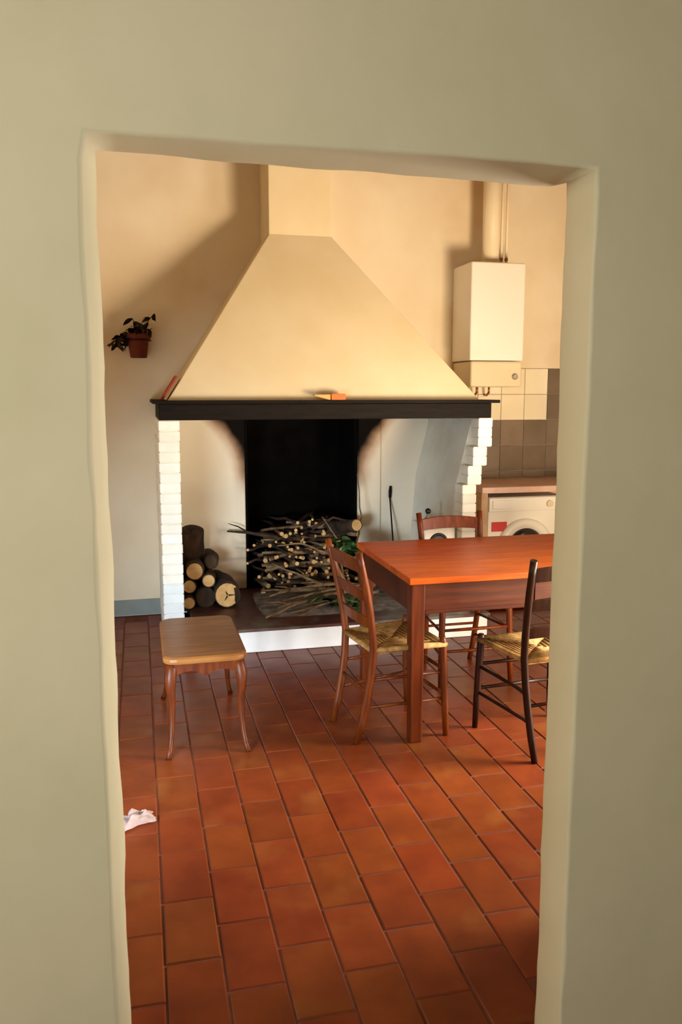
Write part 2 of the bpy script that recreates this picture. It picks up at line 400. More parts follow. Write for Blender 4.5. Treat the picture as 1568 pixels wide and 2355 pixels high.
# side piers built of painted bricks
def pier(x_of, w_of, z_top, name, blue, depth=None):
    core = bmesh.new(); 
    ch = .0625; n = int(round(z_top / ch)); ch = z_top / n
    core_o = None
    bricks = []
    for i in range(n):
        z0 = i * ch; x0 = x_of(z0 + ch / 2); ww = w_of(z0 + ch / 2)
        box(core, x0 + .006, x0 + ww - .006, 5.005, 5.0 + depth if depth else YB, z0, z0 + ch)
        bricks.append((x0, ww, z0))
    core_o = fpart(name, core, 'mortar_white')
    for x0, ww, z0 in bricks:
        jx = rnd.uniform(-.002, .002)
        # three bricks in depth; the front one shows its end
        stagger = .12 if int(round(z0 / ch)) % 2 else .24
        ys = [5.0 + rnd.uniform(-.002, .002)]
        y = 5.0 + stagger
        while y < YB - .05: ys.append(y); y += .25
        ys.append(YB)
        if depth: ys = [ys[0], 5.0 + depth]
        for a, b in zip(ys, ys[1:]):
            bm = bx(x0 + jx, x0 + ww + jx, a, b - .008, z0 + .0022, z0 + ch - .0022)
            o = obj('brick', bm, 'brick_blue' if (blue and z0 < .40) else 'brick', bevel=.004, seg=1)
            o.parent = core_o
    return core_o
ZB = 1.435
pier(lambda z: .114, lambda z: .124, ZB, 'side_wall', True)
def rx(z):
    k = 0 if z > 1.231 else 1 if z > 1.106 else 2 if z > .98 else 3 if z > .60 else 4
    return 2.157 - (0, .036, .068, .104, .13)[k]
pier(rx, lambda z: .098, ZB, 'side_wall', False, .14)
bm = bmesh.new()   # plastered cheek behind the stepped bricks
pr = [(2.020, 0), (2.150, 0), (2.150, .98), (2.255, 1.24), (2.255, ZB), (2.165, ZB), (2.055, .98), (2.025, .60)]
fa = [bm.verts.new((x, 5.13, z)) for x, z in pr]; fb = [bm.verts.new((x, 5.944, z)) for x, z in pr]
bm.faces.new(fa); bm.faces.new(fb[::-1])
for k_ in range(8): bm.faces.new((fa[k_], fb[k_], fb[(k_ + 1) % 8], fa[(k_ + 1) % 8]))
fpart('plaster_cheek', bm, 'cheek')
# plaster fireback either side of the firebox, recessed firebox behind
fpart('fireback_panel', bx(.238, FBX0, 5.945, YB - .002, HZ, 1.53), 'fireback', bevel=.012, seg=3)
fpart('fireback_panel', bx(FBX1, 2.16, 5.945, YB - .002, HZ, 1.53), 'fireback', bevel=.012, seg=3)
fpart('jamb_facing', bx(FBX1, 1.77, 5.925, 5.944, HZ, 1.53), 'fireback', bevel=.016, seg=3)
fpart('firebox_lining', (lambda bm: (box(bm, FBX0, FBX0 + .02, YB - .01, YB + .5, 0, 1.78), box(bm, FBX1 - .02, FBX1, YB - .01, YB + .5, 0, 1.78),
      box(bm, FBX0, FBX1, YB + .5, YB + .52, 0, 1.78), box(bm, FBX0, FBX1, YB - .03, YB + .5, HZ - .03, HZ), box(bm, FBX0, FBX1, YB - .03, YB + .5, 1.76, 1.78), bm)[-1])(bmesh.new()), 'black')
# mantel beam, its side beams and shelf
fpart('mantel_beam', bx(.122, 2.245, 5.0, 5.15, ZB, 1.533), 'beam', bevel=.006)
fpart('side_beam', bx(.122, .25, 5.15, YB, ZB, 1.533), 'beam', bevel=.006)
fpart('side_beam', bx(2.12, 2.245, 5.15, YB, ZB, 1.533), 'beam', bevel=.006)
bm = bmesh.new(); box(bm, .085, 2.285, 4.955, 5.2, 1.533, 1.553); box(bm, .085, .25, 5.2, YB, 1.533, 1.553); box(bm, 2.12, 2.285, 5.2, YB, 1.533, 1.553)
fpart('mantel_shelf', bm, 'beam', bevel=.003)
# hood (hollow) and chimney breast
def quadshell(bm, pts): bm.faces.new([bm.verts.new(p) for p in pts])
HB, HT = 1.553, 2.642
bm = bmesh.new()
b = [(.176, YB, HB), (.176, 5.03, HB), (2.172, 5.03, HB), (2.172, YB, HB)]
t = [(.886, YB, HT), (.886, 5.6, HT), (1.313, 5.6, HT), (1.313, YB, HT)]
u = [(x, y, H) for x, y, z in t]
V = [[bm.verts.new(p) for p in r] for r in (b, t, u)]
for r in range(2):
    for k in range(3): bm.faces.new((V[r][k], V[r][k + 1], V[r + 1][k + 1], V[r + 1][k]))
bmesh.ops.recalc_face_normals(bm, faces=bm.faces)
front = [f for f in bm.faces if abs(f.normal.y) > .5]
if front[0].normal.y > 0: bmesh.ops.reverse_faces(bm, faces=bm.faces)
hood = fpart('hood', bm, 'hood', recalc=False)
so = hood.modifiers.new('solid', 'SOLIDIFY'); so.thickness = .05; so.offset = -1
bv = hood.modifiers.new('bevel', 'BEVEL'); bv.width = .006; bv.segments = 2; bv.limit_method = 'ANGLE'
# soot-black smoke shelf closing the flue inside
fpart('flue_damper', bx(.38, 1.90, 5.22, YB - .04, 1.74, 1.76), 'black')
# ash heap on the hearth
bm = bmesh.new()
g = [[None] * 13 for _ in range(9)]
for i in range(9):
    for j in range(13):
        x = .72 + 1.05 * j / 12; y = 5.08 + .8 * i / 8
        e = math.sin(math.pi * j / 12) * math.sin(math.pi * i / 8)
        g[i][j] = bm.verts.new((x, y, HZ - .004 + .03 * e ** .6 + .008 * e * noise.noise(Vector((x * 9, y * 9, 1)))))
for i in range(8):
    for j in range(12): bm.faces.new((g[i][j], g[i][j+1], g[i+1][j+1], g[i+1][j]))
o = obj('ash_bed', bm, 'ash', smooth=True); o['kind'] = 'stuff'; tag(o, 'bed of grey wood ash spread over the hearth', 'ash')

# ------------------------------------------------------------------ firewood
def log_thing(p0, p1, r, label, seed, name='log', bend=.015, group='split logs stacked in the fireplace nook', end='cut'):
    p0, p1 = Vector(p0), Vector(p1)
    t = thing(name, p0, label, 'log', group=group)
    d = p1 - p0; rr = random.Random(seed)
    side = d.cross(Vector((0, 0, 1)) if abs(d.normalized().z) < .9 else Vector((1, 0, 0))).normalized()
    bm = bmesh.new()
    pts = [d * k / 6 + side * bend * math.sin(math.pi * k / 6) for k in range(7)]
    rings = tube(bm, pts, [r * rr.uniform(.95, 1.05) for _ in range(7)], 16)
    for v in bm.verts: v.co += Vector((noise.noise(v.co * 14 + Vector((seed, 0, 0))), noise.noise(v.co * 14 + Vector((0, seed, 0))), noise.noise(v.co * 14 + Vector((0, 0, seed))))) * r * .10
    obj('bark', bm, 'bark', t, recalc=True)
    # cut end facing the room: disc with heartwood crack
    bm = bmesh.new(); n = 18
    dn = -d.normalized(); e = Vector((0, 0, 1)) if abs(dn.z) < .9 else Vector((1, 0, 0))
    a = (e - dn * e.dot(dn)).normalized(); b2 = dn.cross(a)
    R0 = [bm.verts.new(dn * .001 + (a * math.cos(2*math.pi*k/n) + b2 * math.sin(2*math.pi*k/n)) * r * .9) for k in range(n)]
    R1 = [bm.verts.new(dn * .006 + (a * math.cos(2*math.pi*k/n) + b2 * math.sin(2*math.pi*k/n)) * r * .84) for k in range(n)]
    c = bm.verts.new(dn * .008)
    for k in range(n):
        bm.faces.new((R0[k], R0[(k+1)%n], R1[(k+1)%n], R1[k])); bm.faces.new((R1[k], R1[(k+1)%n], c))
    ce = obj('cut_end', bm, end, t)
    if r > .08:
        bm = bmesh.new()
        for q in range(3):
            an = q * 2.1 + .5
            v = a * math.cos(an) + b2 * math.sin(an)
            tube(bm, [dn * .0075 + v * r * .05, dn * .0075 + v * r * (.35 + .1 * q)], [.006, .002], 6)
        obj('crack', bm, 'soil', ce)
    return t
log_thing((.547, 5.42, HZ + .092), (.50, 5.85, HZ + .09), .092, 'thick round log with a cracked pale cut end, lowest in the nook', 3)
log_thing((.40, 5.46, HZ + .072), (.38, 5.86, HZ + .07), .070, 'dark log lying between the cracked thick log and the white pier', 4, end='bark')
log_thing((.290, 5.44, HZ + .045), (.285, 5.84, HZ + .045), .043, 'thin log low against the white brick pier', 5)
log_thing((.30, 5.50, HZ + .145), (.30, 5.86, HZ + .14), .048, 'small log between the thin low log and the round pale-ended log', 6)
log_thing((.425, 5.45, HZ + .190), (.42, 5.85, HZ + .185), .046, 'small pale-ended log resting on the dark log', 7)
log_thing((.335, 5.47, HZ + .255), (.33, 5.84, HZ + .25), .062, 'round pale-ended log on top of the nook stack', 8)
log_thing((.455, 5.60, HZ + .285), (.46, 5.88, HZ + .28), .050, 'dark log set back at the top of the nook stack', 9, end='bark')
log_thing((.33, 5.66, HZ + .50), (.345, 5.86, HZ + .04), .085, 'thick dark bark log leaning upright behind the nook stack', 10, end='bark')
log_thing((1.50, 5.62, HZ + .50), (1.36, 6.02, HZ + .42), .046, 'pinkish cut log end poking out at the top of the branch heap', 11, group=None)

# heap of cut sticks in the firebox
stick_meshes = []
for v in range(7):
    L = (.42, .5, .6, .36, .55, .7, .46)[v]; r = (.011, .014, .010, .017, .012, .009, .015)[v]
    rr = random.Random(v); bm = bmesh.new()
    pts = [Vector((rr.uniform(-.012, .012) * (0 < k < 5), -L / 2 + L * k / 5, rr.uniform(-.014, .014) * (0 < k < 5))) for k in range(6)]
    tube(bm, pts, [r * (1.05 - .03 * k) for k in range(6)], 7, mi=0, capmi=1)
    bmesh.ops.recalc_face_normals(bm, faces=bm.faces)
    me = bpy.data.meshes.new('firewood_stick'); bm.to_mesh(me); bm.free(); me.materials.append(M['bark' if v % 3 else 'bark2']); me.materials.append(M['cut']); stick_meshes.append(me)
def heap_top(x):
    t = (x - FBX0) / (FBX1 - FBX0)
    return HZ + .36 + .14 * math.sin(math.pi * min(1, max(0, t * 1.05 - .15)))
k = 0; layer = 0
z = HZ + .018
while z < HZ + .52:
    n = 11
    for q in range(n):
        x = FBX0 + .09 + (FBX1 - FBX0 - .18) * (q + rnd.uniform(.1, .9)) / n
        if z > heap_top(x): continue
        along = layer % 3 == 2
        o = bpy.data.objects.new('firewood_stick', stick_meshes[rnd.choice((0, 1, 3, 6)) if along else rnd.randrange(7)]); COL.objects.link(o)
        front = 5.93 + .22 * (z - HZ) / .5
        o.location = (x, front + rnd.uniform(-.03, .06), z + rnd.uniform(-.008, .008))
        o.rotation_euler = (rnd.uniform(-.16, .10), 0, rnd.uniform(-.55, .55) if not along else (math.pi / 2 + rnd.uniform(-.4, .4)))
        if along: o.location.x = min(max(x, FBX0 + .32), FBX1 - .32); o.location.y = front - .12 + rnd.uniform(0, .1)
        tag(o, 'short cut stick in the heap of firewood filling the black firebox', 'stick', 'cut sticks heaped in the firebox')
    z += .030; layer += 1

# long crooked branches sprawling over the hearth and hanging out of the heap
def branch(pts, r, label, m='bark2', twigs=()):
    p = [Vector(q) for q in pts]; base = p[0].copy()
    # subdivide with a smooth crooked path
    fine = []
    for a, b in zip(p, p[1:]):
        for s in range(5): fine.append(a.lerp(b, s / 5))
    fine.append(p[-1])
    fine = [q - base + Vector((noise.noise(q * 11), noise.noise(q * 11 + Vector((7, 0, 0))), .6 * noise.noise(q * 11 + Vector((0, 9, 0))))) * .014 for q in fine]
    bm = bmesh.new(); n = len(fine)
    tube(bm, fine, [r * (1 - .7 * i / n) for i in range(n)], 6)
    for i, d, L in twigs:
        a = fine[int(i * (n - 1))]; dd = Vector(d).normalized()
        tube(bm, [a, a + dd * L * .5 + Vector((0, 0, .01)), a + dd * L], [r * .5, r * .35, r * .15], 5)
    o = obj('branch', bm, m, None); o.location = base
    return tag(o, label, 'branch', 'dry branches sprawling over the hearth')
Bz = HZ + .035
branch([(1.50, 5.45, Bz + .03), (1.2, 5.50, Bz + .04), (.80, 5.58, Bz + .03)], .020, 'pale branch lying flat along the front of the stick heap', twigs=((.5, (-1, -.5, .1), .2), (.75, (-1, .3, .2), .15)))
branch([(1.55, 5.40, Bz + .05), (1.2, 5.36, Bz + .03), (.98, 5.27, Bz), (.76, 5.08, Bz - .02)], .016, 'forked pale branch reaching towards the hearth edge by the stool', twigs=((.55, (-1, -.6, 0), .26), (.35, (-.8, -1, 0), .2), (.7, (-1, .2, .1), .2)))
branch([(1.52, 5.48, Bz + .06), (1.25, 5.42, Bz + .05), (.92, 5.40, Bz)], .015, 'thin pale branch between the flat branch and the forked branch', twigs=((.6, (-1, -.8, 0), .18),))
branch([(1.45, 5.38, Bz + .02), (1.22, 5.26, Bz), (.93, 5.14, Bz - .02)], .010, 'slender twig fanning out over the grey ash', twigs=((.5, (-1, -.1, 0), .2),))
branch([(1.42, 5.55, HZ + .08), (1.30, 5.58, HZ + .30), (1.10, 5.64, HZ + .38), (.93, 5.7, HZ + .36)], .013, 'arching branch curving down over the face of the stick heap')
branch([(1.24, 5.52, HZ + .09), (1.05, 5.56, HZ + .18), (.88, 5.62, HZ + .25)], .013, 'straight pale branch leaning against the lower stick heap', twigs=((.3, (-1, 0, 1), .1),))
branch([(1.48, 5.60, HZ + .25), (1.56, 5.72, HZ + .55), (1.55, 5.80, HZ + .85)], .009, 'thin upright twig beside the right edge of the black firebox')
branch([(1.40, 5.6, HZ + .12), (1.36, 5.66, HZ + .4), (1.28, 5.76, HZ + .55)], .010, 'upright bent branch in front of the cut stick ends')
branch([(.95, 5.80, HZ + .40), (.75, 5.86, HZ + .44), (.60, 5.88, HZ + .45)], .016, 'dark branch end sticking out over the left fireback plaster', 'bark', twigs=((.5, (-1, 0, .5), .16),))
branch([(1.2, 5.78, HZ + .46), (1.35, 5.76, HZ + .54), (1.54, 5.72, HZ + .50)], .014, 'brown bent branch lying over the top of the stick heap', 'bark')

branch([(1.60, 5.50, Bz + .05), (1.3, 5.52, Bz + .07), (1.0, 5.50, Bz + .05), (.84, 5.46, Bz + .02)], .017, 'stout pale branch resting on the flat branch at the foot of the heap', twigs=((.4, (-1, -.4, .2), .2), (.7, (-1, -.9, 0), .16)))
branch([(1.58, 5.34, Bz + .04), (1.35, 5.30, Bz + .02), (1.12, 5.20, Bz), (.98, 5.06, Bz - .02)], .012, 'crooked twig curling towards the front edge of the hearth', twigs=((.5, (-1, -.2, 0), .16),))
branch([(1.34, 5.56, HZ + .10), (1.12, 5.54, HZ + .12), (.90, 5.52, HZ + .12)], .013, 'grey branch lying across the lowest cut sticks', 'bark')

# green leafy sprigs
def leaf_mesh(name, L, W, m):
    bm = bmesh.new(); rows = []
    for i in range(6):
        t = i / 5; ww = W * math.sin(math.pi * min(.97, t * .9 + .08)) * (1 if i < 5 else .1)
        z = -.25 * L * t * t
        rows.append([bm.verts.new((-ww, L * t, z + .15 * ww)), bm.verts.new((0, L * t, z)), bm.verts.new((ww, L * t, z + .15 * ww))])
    for a, b in zip(rows, rows[1:]):
        for k in range(2): bm.faces.new((a[k], a[k+1], b[k+1], b[k]))
    geom = bmesh.ops.solidify(bm, geom=bm.faces[:], thickness=.0012)
    bmesh.ops.recalc_face_normals(bm, faces=bm.faces)
    me = bpy.data.meshes.new(name); bm.to_mesh(me); bm.free(); me.materials.append(M[m]); return me
LM = leaf_mesh('leaf', .085, .026, 'leaf'); LD = leaf_mesh('leaf', .07, .018, 'leaf_dry')
def sprig(loc, label, n, length, direction, group=None, leafme=LM, spread=1.0):
    t = thing('leafy_sprig', loc, label, 'sprig', group=group); d = Vector(direction).normalized()
    bm = bmesh.new(); pts = [d * length * k / 5 + Vector((0, 0, -.02 * (k / 5) ** 2)) for k in range(6)]
    tube(bm, pts, [.006 * (1 - .14 * k) for k in range(6)], 6); obj('stem', bm, 'bark2', t)
    for k in range(n):
        p = d * length * rnd.uniform(.2, 1)
        o = bpy.data.objects.new('leaf', leafme); COL.objects.link(o); o.parent = t; o.location = p
        o.rotation_euler = (rnd.uniform(-.9, .9), rnd.uniform(-.9, .9), rnd.uniform(-3.14, 3.14)); s = rnd.uniform(.7, 1.25); o.scale = (s, s, s)
    return t
sprig((1.52, 5.30, HZ + .30), 'leafy green sprig hanging over the stick heap behind the chair back', 44, .26, (-.6, .25, .45))
sprig((1.40, 5.25, HZ + .03), 'grey-green sprig lying on the hearth behind the ladder-back chair', 22, .26, (-.8, .1, .12))
sprig((1.46, 5.12, HZ + .03), 'faded leafy twig at the hearth edge under the chair slats', 14, .2, (-.6, -.1, .3))

# ------------------------------------------------------------------ things on the mantel and wall
sl = math.atan2(.886 - .176, HT - HB)
o = obj('red_board', bx(-.014, 0, 0, .22, 0, .165), 'red', bevel=.002)
o.location = (.150, 5.06, 1.556); o.rotation_euler = (0, sl, 0)
tag(o, 'thin red board leaning against the sloping left side of the hood', 'board')
t = thing('orange_box', (1.205, 4.962, 1.553), 'small orange cardboard box on the mantel shelf', 'box')
obj('tray', bx(-.040, .045, 0, .045, .002, .040), 'orange', t, bevel=.002); obj('sleeve', bx(-.043, .048, -.001, .046, .006, .036), 'orange', t, bevel=.002)
bm = bmesh.new(); pr = [(-.10, .026), (0, .0), (0, .036), (-.105, .034)]
a = [bm.verts.new((x, 0, z)) for x, z in pr]; c = [bm.verts.new((x, .03, z)) for x, z in pr]
bm.faces.new(a); bm.faces.new(c[::-1])
for k_ in range(4): bm.faces.new((a[k_], c[k_], c[(k_+1)%4], a[(k_+1)%4]))
o = obj('tan_wedge', bm, 'tancard', bevel=.002); o.location = (1.158, 4.967, 1.553)
tag(o, 'small tan wedge lying against the orange box on the mantel', 'wedge')

# wall-hung plant pot
t = thing('wall_planter', (.02, YB - .10, 1.835), 'terracotta flowerpot with dark straggly plant hanging on the wall', 'planter')
bm = bmesh.new(); lathe(bm, [(.052, 0), (.056, .004), (.072, .125), (.082, .127), (.084, .160), (.076, .162), (.070, .13)], 28, close=False)
bm.faces.new([v for v in bm.verts if abs(v.co.z) < 1e-5])
obj('pot', bm, 'terra', t)
bm = bmesh.new(); lathe(bm, [(.071, .138), (.03, .150)], 20); obj('soil', bm, 'soil', t)
bm = bmesh.new(); ring = [Vector((.086 * math.cos(a_ * math.pi / 12), .086 * math.sin(a_ * math.pi / 12), .118)) for a_ in range(25)]
tube(bm, ring, .004, 6); tube(bm, [(0, .086, .118), (0, .10, .118)], .005, 6); obj('ring_bracket', bm, 'iron', t)
stems = [((-.5, -.2, .45), .15), ((.45, -.1, .7), .20), ((-.2, -.3, .8), .14), ((.2, 0, .9), .10), ((-.9, -.1, .15), .15), ((.6, -.2, .4), .12), ((-.1, -.5, .5), .10), ((-.35, .1, .75), .15), ((-.95, -.2, .2), .12), ((-.8, -.3, .35), .16), ((.1, -.4, .7), .09)]
for q, (d, L) in enumerate(stems):
    d = Vector(d).normalized(); b0 = Vector((0, 0, .145)); droop = .55 if d.x < -.3 else .1
    pts = [b0 + d * L * s / 5 - Vector((0, 0, droop * L * (s / 5) ** 2)) for s in range(6)]
    bm = bmesh.new(); tube(bm, pts, .0025, 5); st = obj('stem', bm, 'leaf_dry', t)
    for s in range(13 if d.x < .1 else 8):
        o = bpy.data.objects.new('leaf', LD); COL.objects.link(o); o.parent = st
        o.location = pts[rnd.randrange(1, 6)]; o.rotation_euler = (rnd.uniform(-1.6, .3), rnd.uniform(-.8, .8), rnd.uniform(-3.1, 3.1)); sx = rnd.uniform(.75, 1.2); o.scale = (sx,) * 3

# ------------------------------------------------------------------ boiler
bo = thing('gas_boiler', (2.343, YB, 1.64), 'white wall-hung gas boiler beside the chimney hood', 'boiler')
W_, D_, H_ = .421, .358, .885
obj('casing', bx(0, W_, -D_, 0, .19, H_), 'enamel', bo, bevel=.012, seg=3)
cp = obj('control_panel', bx(.012, W_ - .004, -D_ + .006, 0, 0, .186), 'enamel2', bo, bevel=.016, seg=3)
bm = bmesh.new(); lathe(bm, [(.022, 0), (.022, .012), (.018, .016)], 20); bmesh.ops.rotate(bm, verts=bm.verts, matrix=Matrix.Rotation(R(90), 3, 'X')); bmesh.ops.translate(bm, verts=bm.verts, vec=(.36, -D_ + .006, .075))
obj('knob', bm, 'chrome', cp)
bm = bmesh.new(); tube(bm, [(.215, -.19, H_ - .01), (.215, -.19, H - 1.645)], .062, 20); obj('flue_pipe', bm, 'pipe', bo)
bm = bmesh.new(); tube(bm, [(.215, -.19, H_ - .004), (.215, -.19, H_ + .035)], .070, 20); obj('flue_collar', bm, 'enamel2', bo)
for px_, r_ in ((.315, .010), (.355, .010)):
    bm = bmesh.new(); tube(bm, [(px_, -.16, H_ - .01), (px_, -.16, H - 1.645)], r_, 10); pp = obj('water_pipe', bm, 'pipe', bo)
    bm = bmesh.new(); tube(bm, [(px_, -.16, H_), (px_, -.16, H_ + .022)], .017, 6); tube(bm, [(px_, -.16, H_ + .04), (px_, -.16, H_ + .06)], .014, 6); obj('nut', bm, 'copper', pp)
for px_ in (.10, .17, .27):
    bm = bmesh.new(); tube(bm, [(px_, -.10, .01), (px_, -.10, -.04), (px_, -.06, -.06), (px_, -.005, -.06)], .009, 8); obj('pipe_stub', bm, 'copper', bo)

# ------------------------------------------------------------------ tiled splashback, counter, washing machine
sb = thing('tiled_splashback', (2.36, YB, .93), 'splashback of cream and grey-brown square wall tiles above the counter', 'splashback')
obj('grout_bed', bx(0, XR - 2.362, -.009, -.001, 0, .856), 'wgrout', sb)
cols = [2.36 + .0, 2.56, 2.757, 2.953, 3.15, 3.347, XR - .002]
rows = [.93, .986, 1.186, 1.386, 1.586, 1.786]
for a, b in zip(cols, cols[1:]):
    for c, d in zip(rows, rows[1:]):
        cream = a < 3.1 and c > 1.3
        o = obj('tile', bx(a + .002 - 2.36, b - .002 - 2.36, -.016, -.004, c + .002 - .93, d - .002 - .93), 'wt_cream' if cream else 'wt_grey', sb, bevel=.002, seg=1)
ct = thing('counter', (2.36, 5.38, 0), 'pink marble counter standing against the tiled wall', 'counter')
obj('worktop', bx(0, XR - 2.362, 0, .598, .885, .93), 'marble', ct, bevel=.005)
obj('side_panel', bx(.005, .055, .02, .59, 0, .885), 'tan', ct, bevel=.003)
obj('side_panel', bx(1.08, 1.13, .02, .59, 0, .885), 'tan', ct, bevel=.003)
wm = thing('washing_machine', (2.43, 5.43, 0), 'white front-loading washing machine with dark round door under the counter', 'washing machine')
obj('body', bx(0, .60, 0, .53, .02, .85), 'enamel', wm, bevel=.01, seg=3)
pn = obj('control_panel', bx(.005, .595, -.010, .01, .745, .845), 'enamel', wm, bevel=.004)
obj('detergent_drawer', bx(.03, .20, -.016, -.006, .765, .83), 'enamel', wm, bevel=.003)
bm = bmesh.new(); lathe(bm, [(.026, 0), (.024, .02)], 20); bmesh.ops.rotate(bm, verts=bm.verts, matrix=Matrix.Rotation(R(90), 3, 'X')); bmesh.ops.translate(bm, verts=bm.verts, vec=(.48, -.010, .795)); obj('dial', bm, 'enamel2', pn)
bm = bmesh.new(); lathe(bm, [(.215, 0), (.215, .022), (.195, .034), (.150, .034), (.140, .010)], 40, close=False); bmesh.ops.rotate(bm, verts=bm.verts, matrix=Matrix.Rotation(R(90), 3, 'X')); bmesh.ops.translate(bm, verts=bm.verts, vec=(.295, 0, .475)); dr = obj('door_ring', bm, 'enamel', wm)
bm = bmesh.new(); lathe(bm, [(.146, .004), (.146, .018), (.11, .034), (.03, .042)], 40); bmesh.ops.rotate(bm, verts=bm.verts, matrix=Matrix.Rotation(R(90), 3, 'X')); bmesh.ops.translate(bm, verts=bm.verts, vec=(.295, 0, .475)); obj('door_glass', bm, 'glass_dark', dr)
obj('sticker', bx(.03, .15, -.003, .002, .60, .67), 'label_red', wm)
for sx in (.04, .56):
    for sy in (.05, .48):
        bm = bmesh.new(); lathe(bm, [(.022, 0), (.022, .008), (.012, .012), (.012, .024)], 14, (sx, sy, 0)); obj('foot', bm, 'dark', wm)

# white enamel cabinet on the hearth, bottle on it, poker behind it
wc = thing('enamel_cabinet', (1.81, 5.06, HZ), 'small white enamelled cabinet with a dark round opening, on the hearth behind the table', 'cabinet')
obj('body', bx(0, .225, 0, .26, .02, .575), 'enamel', wc, bevel=.012, seg=3)
bm = bmesh.new(); lathe(bm, [(.066, 0), (.066, .006), (.054, .008), (.046, .003)], 28); bmesh.ops.rotate(bm, verts=bm.verts, matrix=Matrix.Rotation(R(90), 3, 'X')); bmesh.ops.translate(bm, verts=bm.verts, vec=(.105, .002, .455)); obj('round_opening', bm, 'dark', wc)
for sx in (.03, .195):
    for sy in (.03, .23): obj('foot', bx(sx - .015, sx + .015, sy - .015, sy + .015, 0, .022), 'dark', wc)
bt = thing('bottle', (1.875, 5.16, HZ + .575), 'small grey-green bottle with a round black stopper on the white cabinet', 'bottle')
bm = bmesh.new(); lathe(bm, [(.020, 0), (.024, .004), (.024, .034), (.011, .046), (.010, .062)], 18); obj('glass', bm, 'bottle', bt)
bm = bmesh.new(); lathe(bm, [(.006, .060), (.017, .068), (.020, .080), (.017, .092), (.006, .099)], 18); obj('stopper', bm, 'dark', bt)
pk = thing('fire_poker', (1.80, 5.75, HZ), 'thin iron poker standing against the plaster at the back of the fireplace', 'poker')
bm = bmesh.new(); tube(bm, [(.02, -.12, .001), (.03, .05, .36), (.045, .183, .66)], .006, 8); obj('rod', bm, 'iron', pk)
bm = bmesh.new(); tube(bm, [(.045, .180, .65), (.048, .183, .70), (.05, .181, .74)], [.010, .013, .009], 10); obj('handle', bm, 'beam', pk)

# ------------------------------------------------------------------ table
TZ = .78; TX0, TX1, TY0, TY1 = 1.15, 2.86, 3.385, 4.31
tb = thing('dining_table', (TX0, TY0, 0), 'reddish-brown wooden dining table with square legs', 'table')
LX, LY = TX1 - TX0, TY1 - TY0
nb = 6
for k_ in range(nb):
    obj('tabletop_board', bx(0, LX, LY * k_ / nb + .0008, LY * (k_ + 1) / nb - .0008, TZ - .03, TZ), 'table', tb, bevel=.0025, seg=2)
lw = .066; ins = .012
for sx in (ins, LX - ins - lw):
    for sy in (ins, LY - ins - lw):
        bm = bmesh.new(); v = box(bm, sx, sx + lw, sy, sy + lw, 0, TZ - .03)
        cx, cy = sx + lw / 2, sy + lw / 2
        for q in v[:4]: q.co.x = cx + (q.co.x - cx) * .86; q.co.y = cy + (q.co.y - cy) * .86
        obj('leg', bm, 'table_leg', tb, bevel=.004)
az0, az1 = TZ - .03 - .142, TZ - .03
for nm, bb in (('apron', (ins + lw, LX - ins - lw, ins + .012, ins + .034)), ('apron', (ins + lw, LX - ins - lw, LY - ins - .034, LY - ins - .012)),
               ('apron', (ins + .012, ins + .034, ins + lw, LY - ins - lw)), ('apron', (LX - ins - .034, LX - ins - .012, ins + lw, LY - ins - lw))):
    ap = obj(nm, bx(*bb, az0, az1), 'apron', tb, bevel=.003)
obj('apron_bead', bx(ins + lw, LX - ins - lw, ins + .004, ins + .012, az0, az0 + .016), 'apron', tb, bevel=.003)
dw = obj('drawer_front', bx(.62, 1.1, ins + .006, ins + .012, az0 + .022, az1 - .012), 'apron', tb, bevel=.002)
bm = bmesh.new(); lathe(bm, [(.008, 0), (.008, .012), (.016, .02), (.013, .028)], 16); bmesh.ops.rotate(bm, verts=bm.verts, matrix=Matrix.Rotation(R(90), 3, 'X')); bmesh.ops.translate(bm, verts=bm.verts, vec=(.81, ins + .006, (az0 + az1) / 2)); obj('knob', bm, 'table_leg', dw)

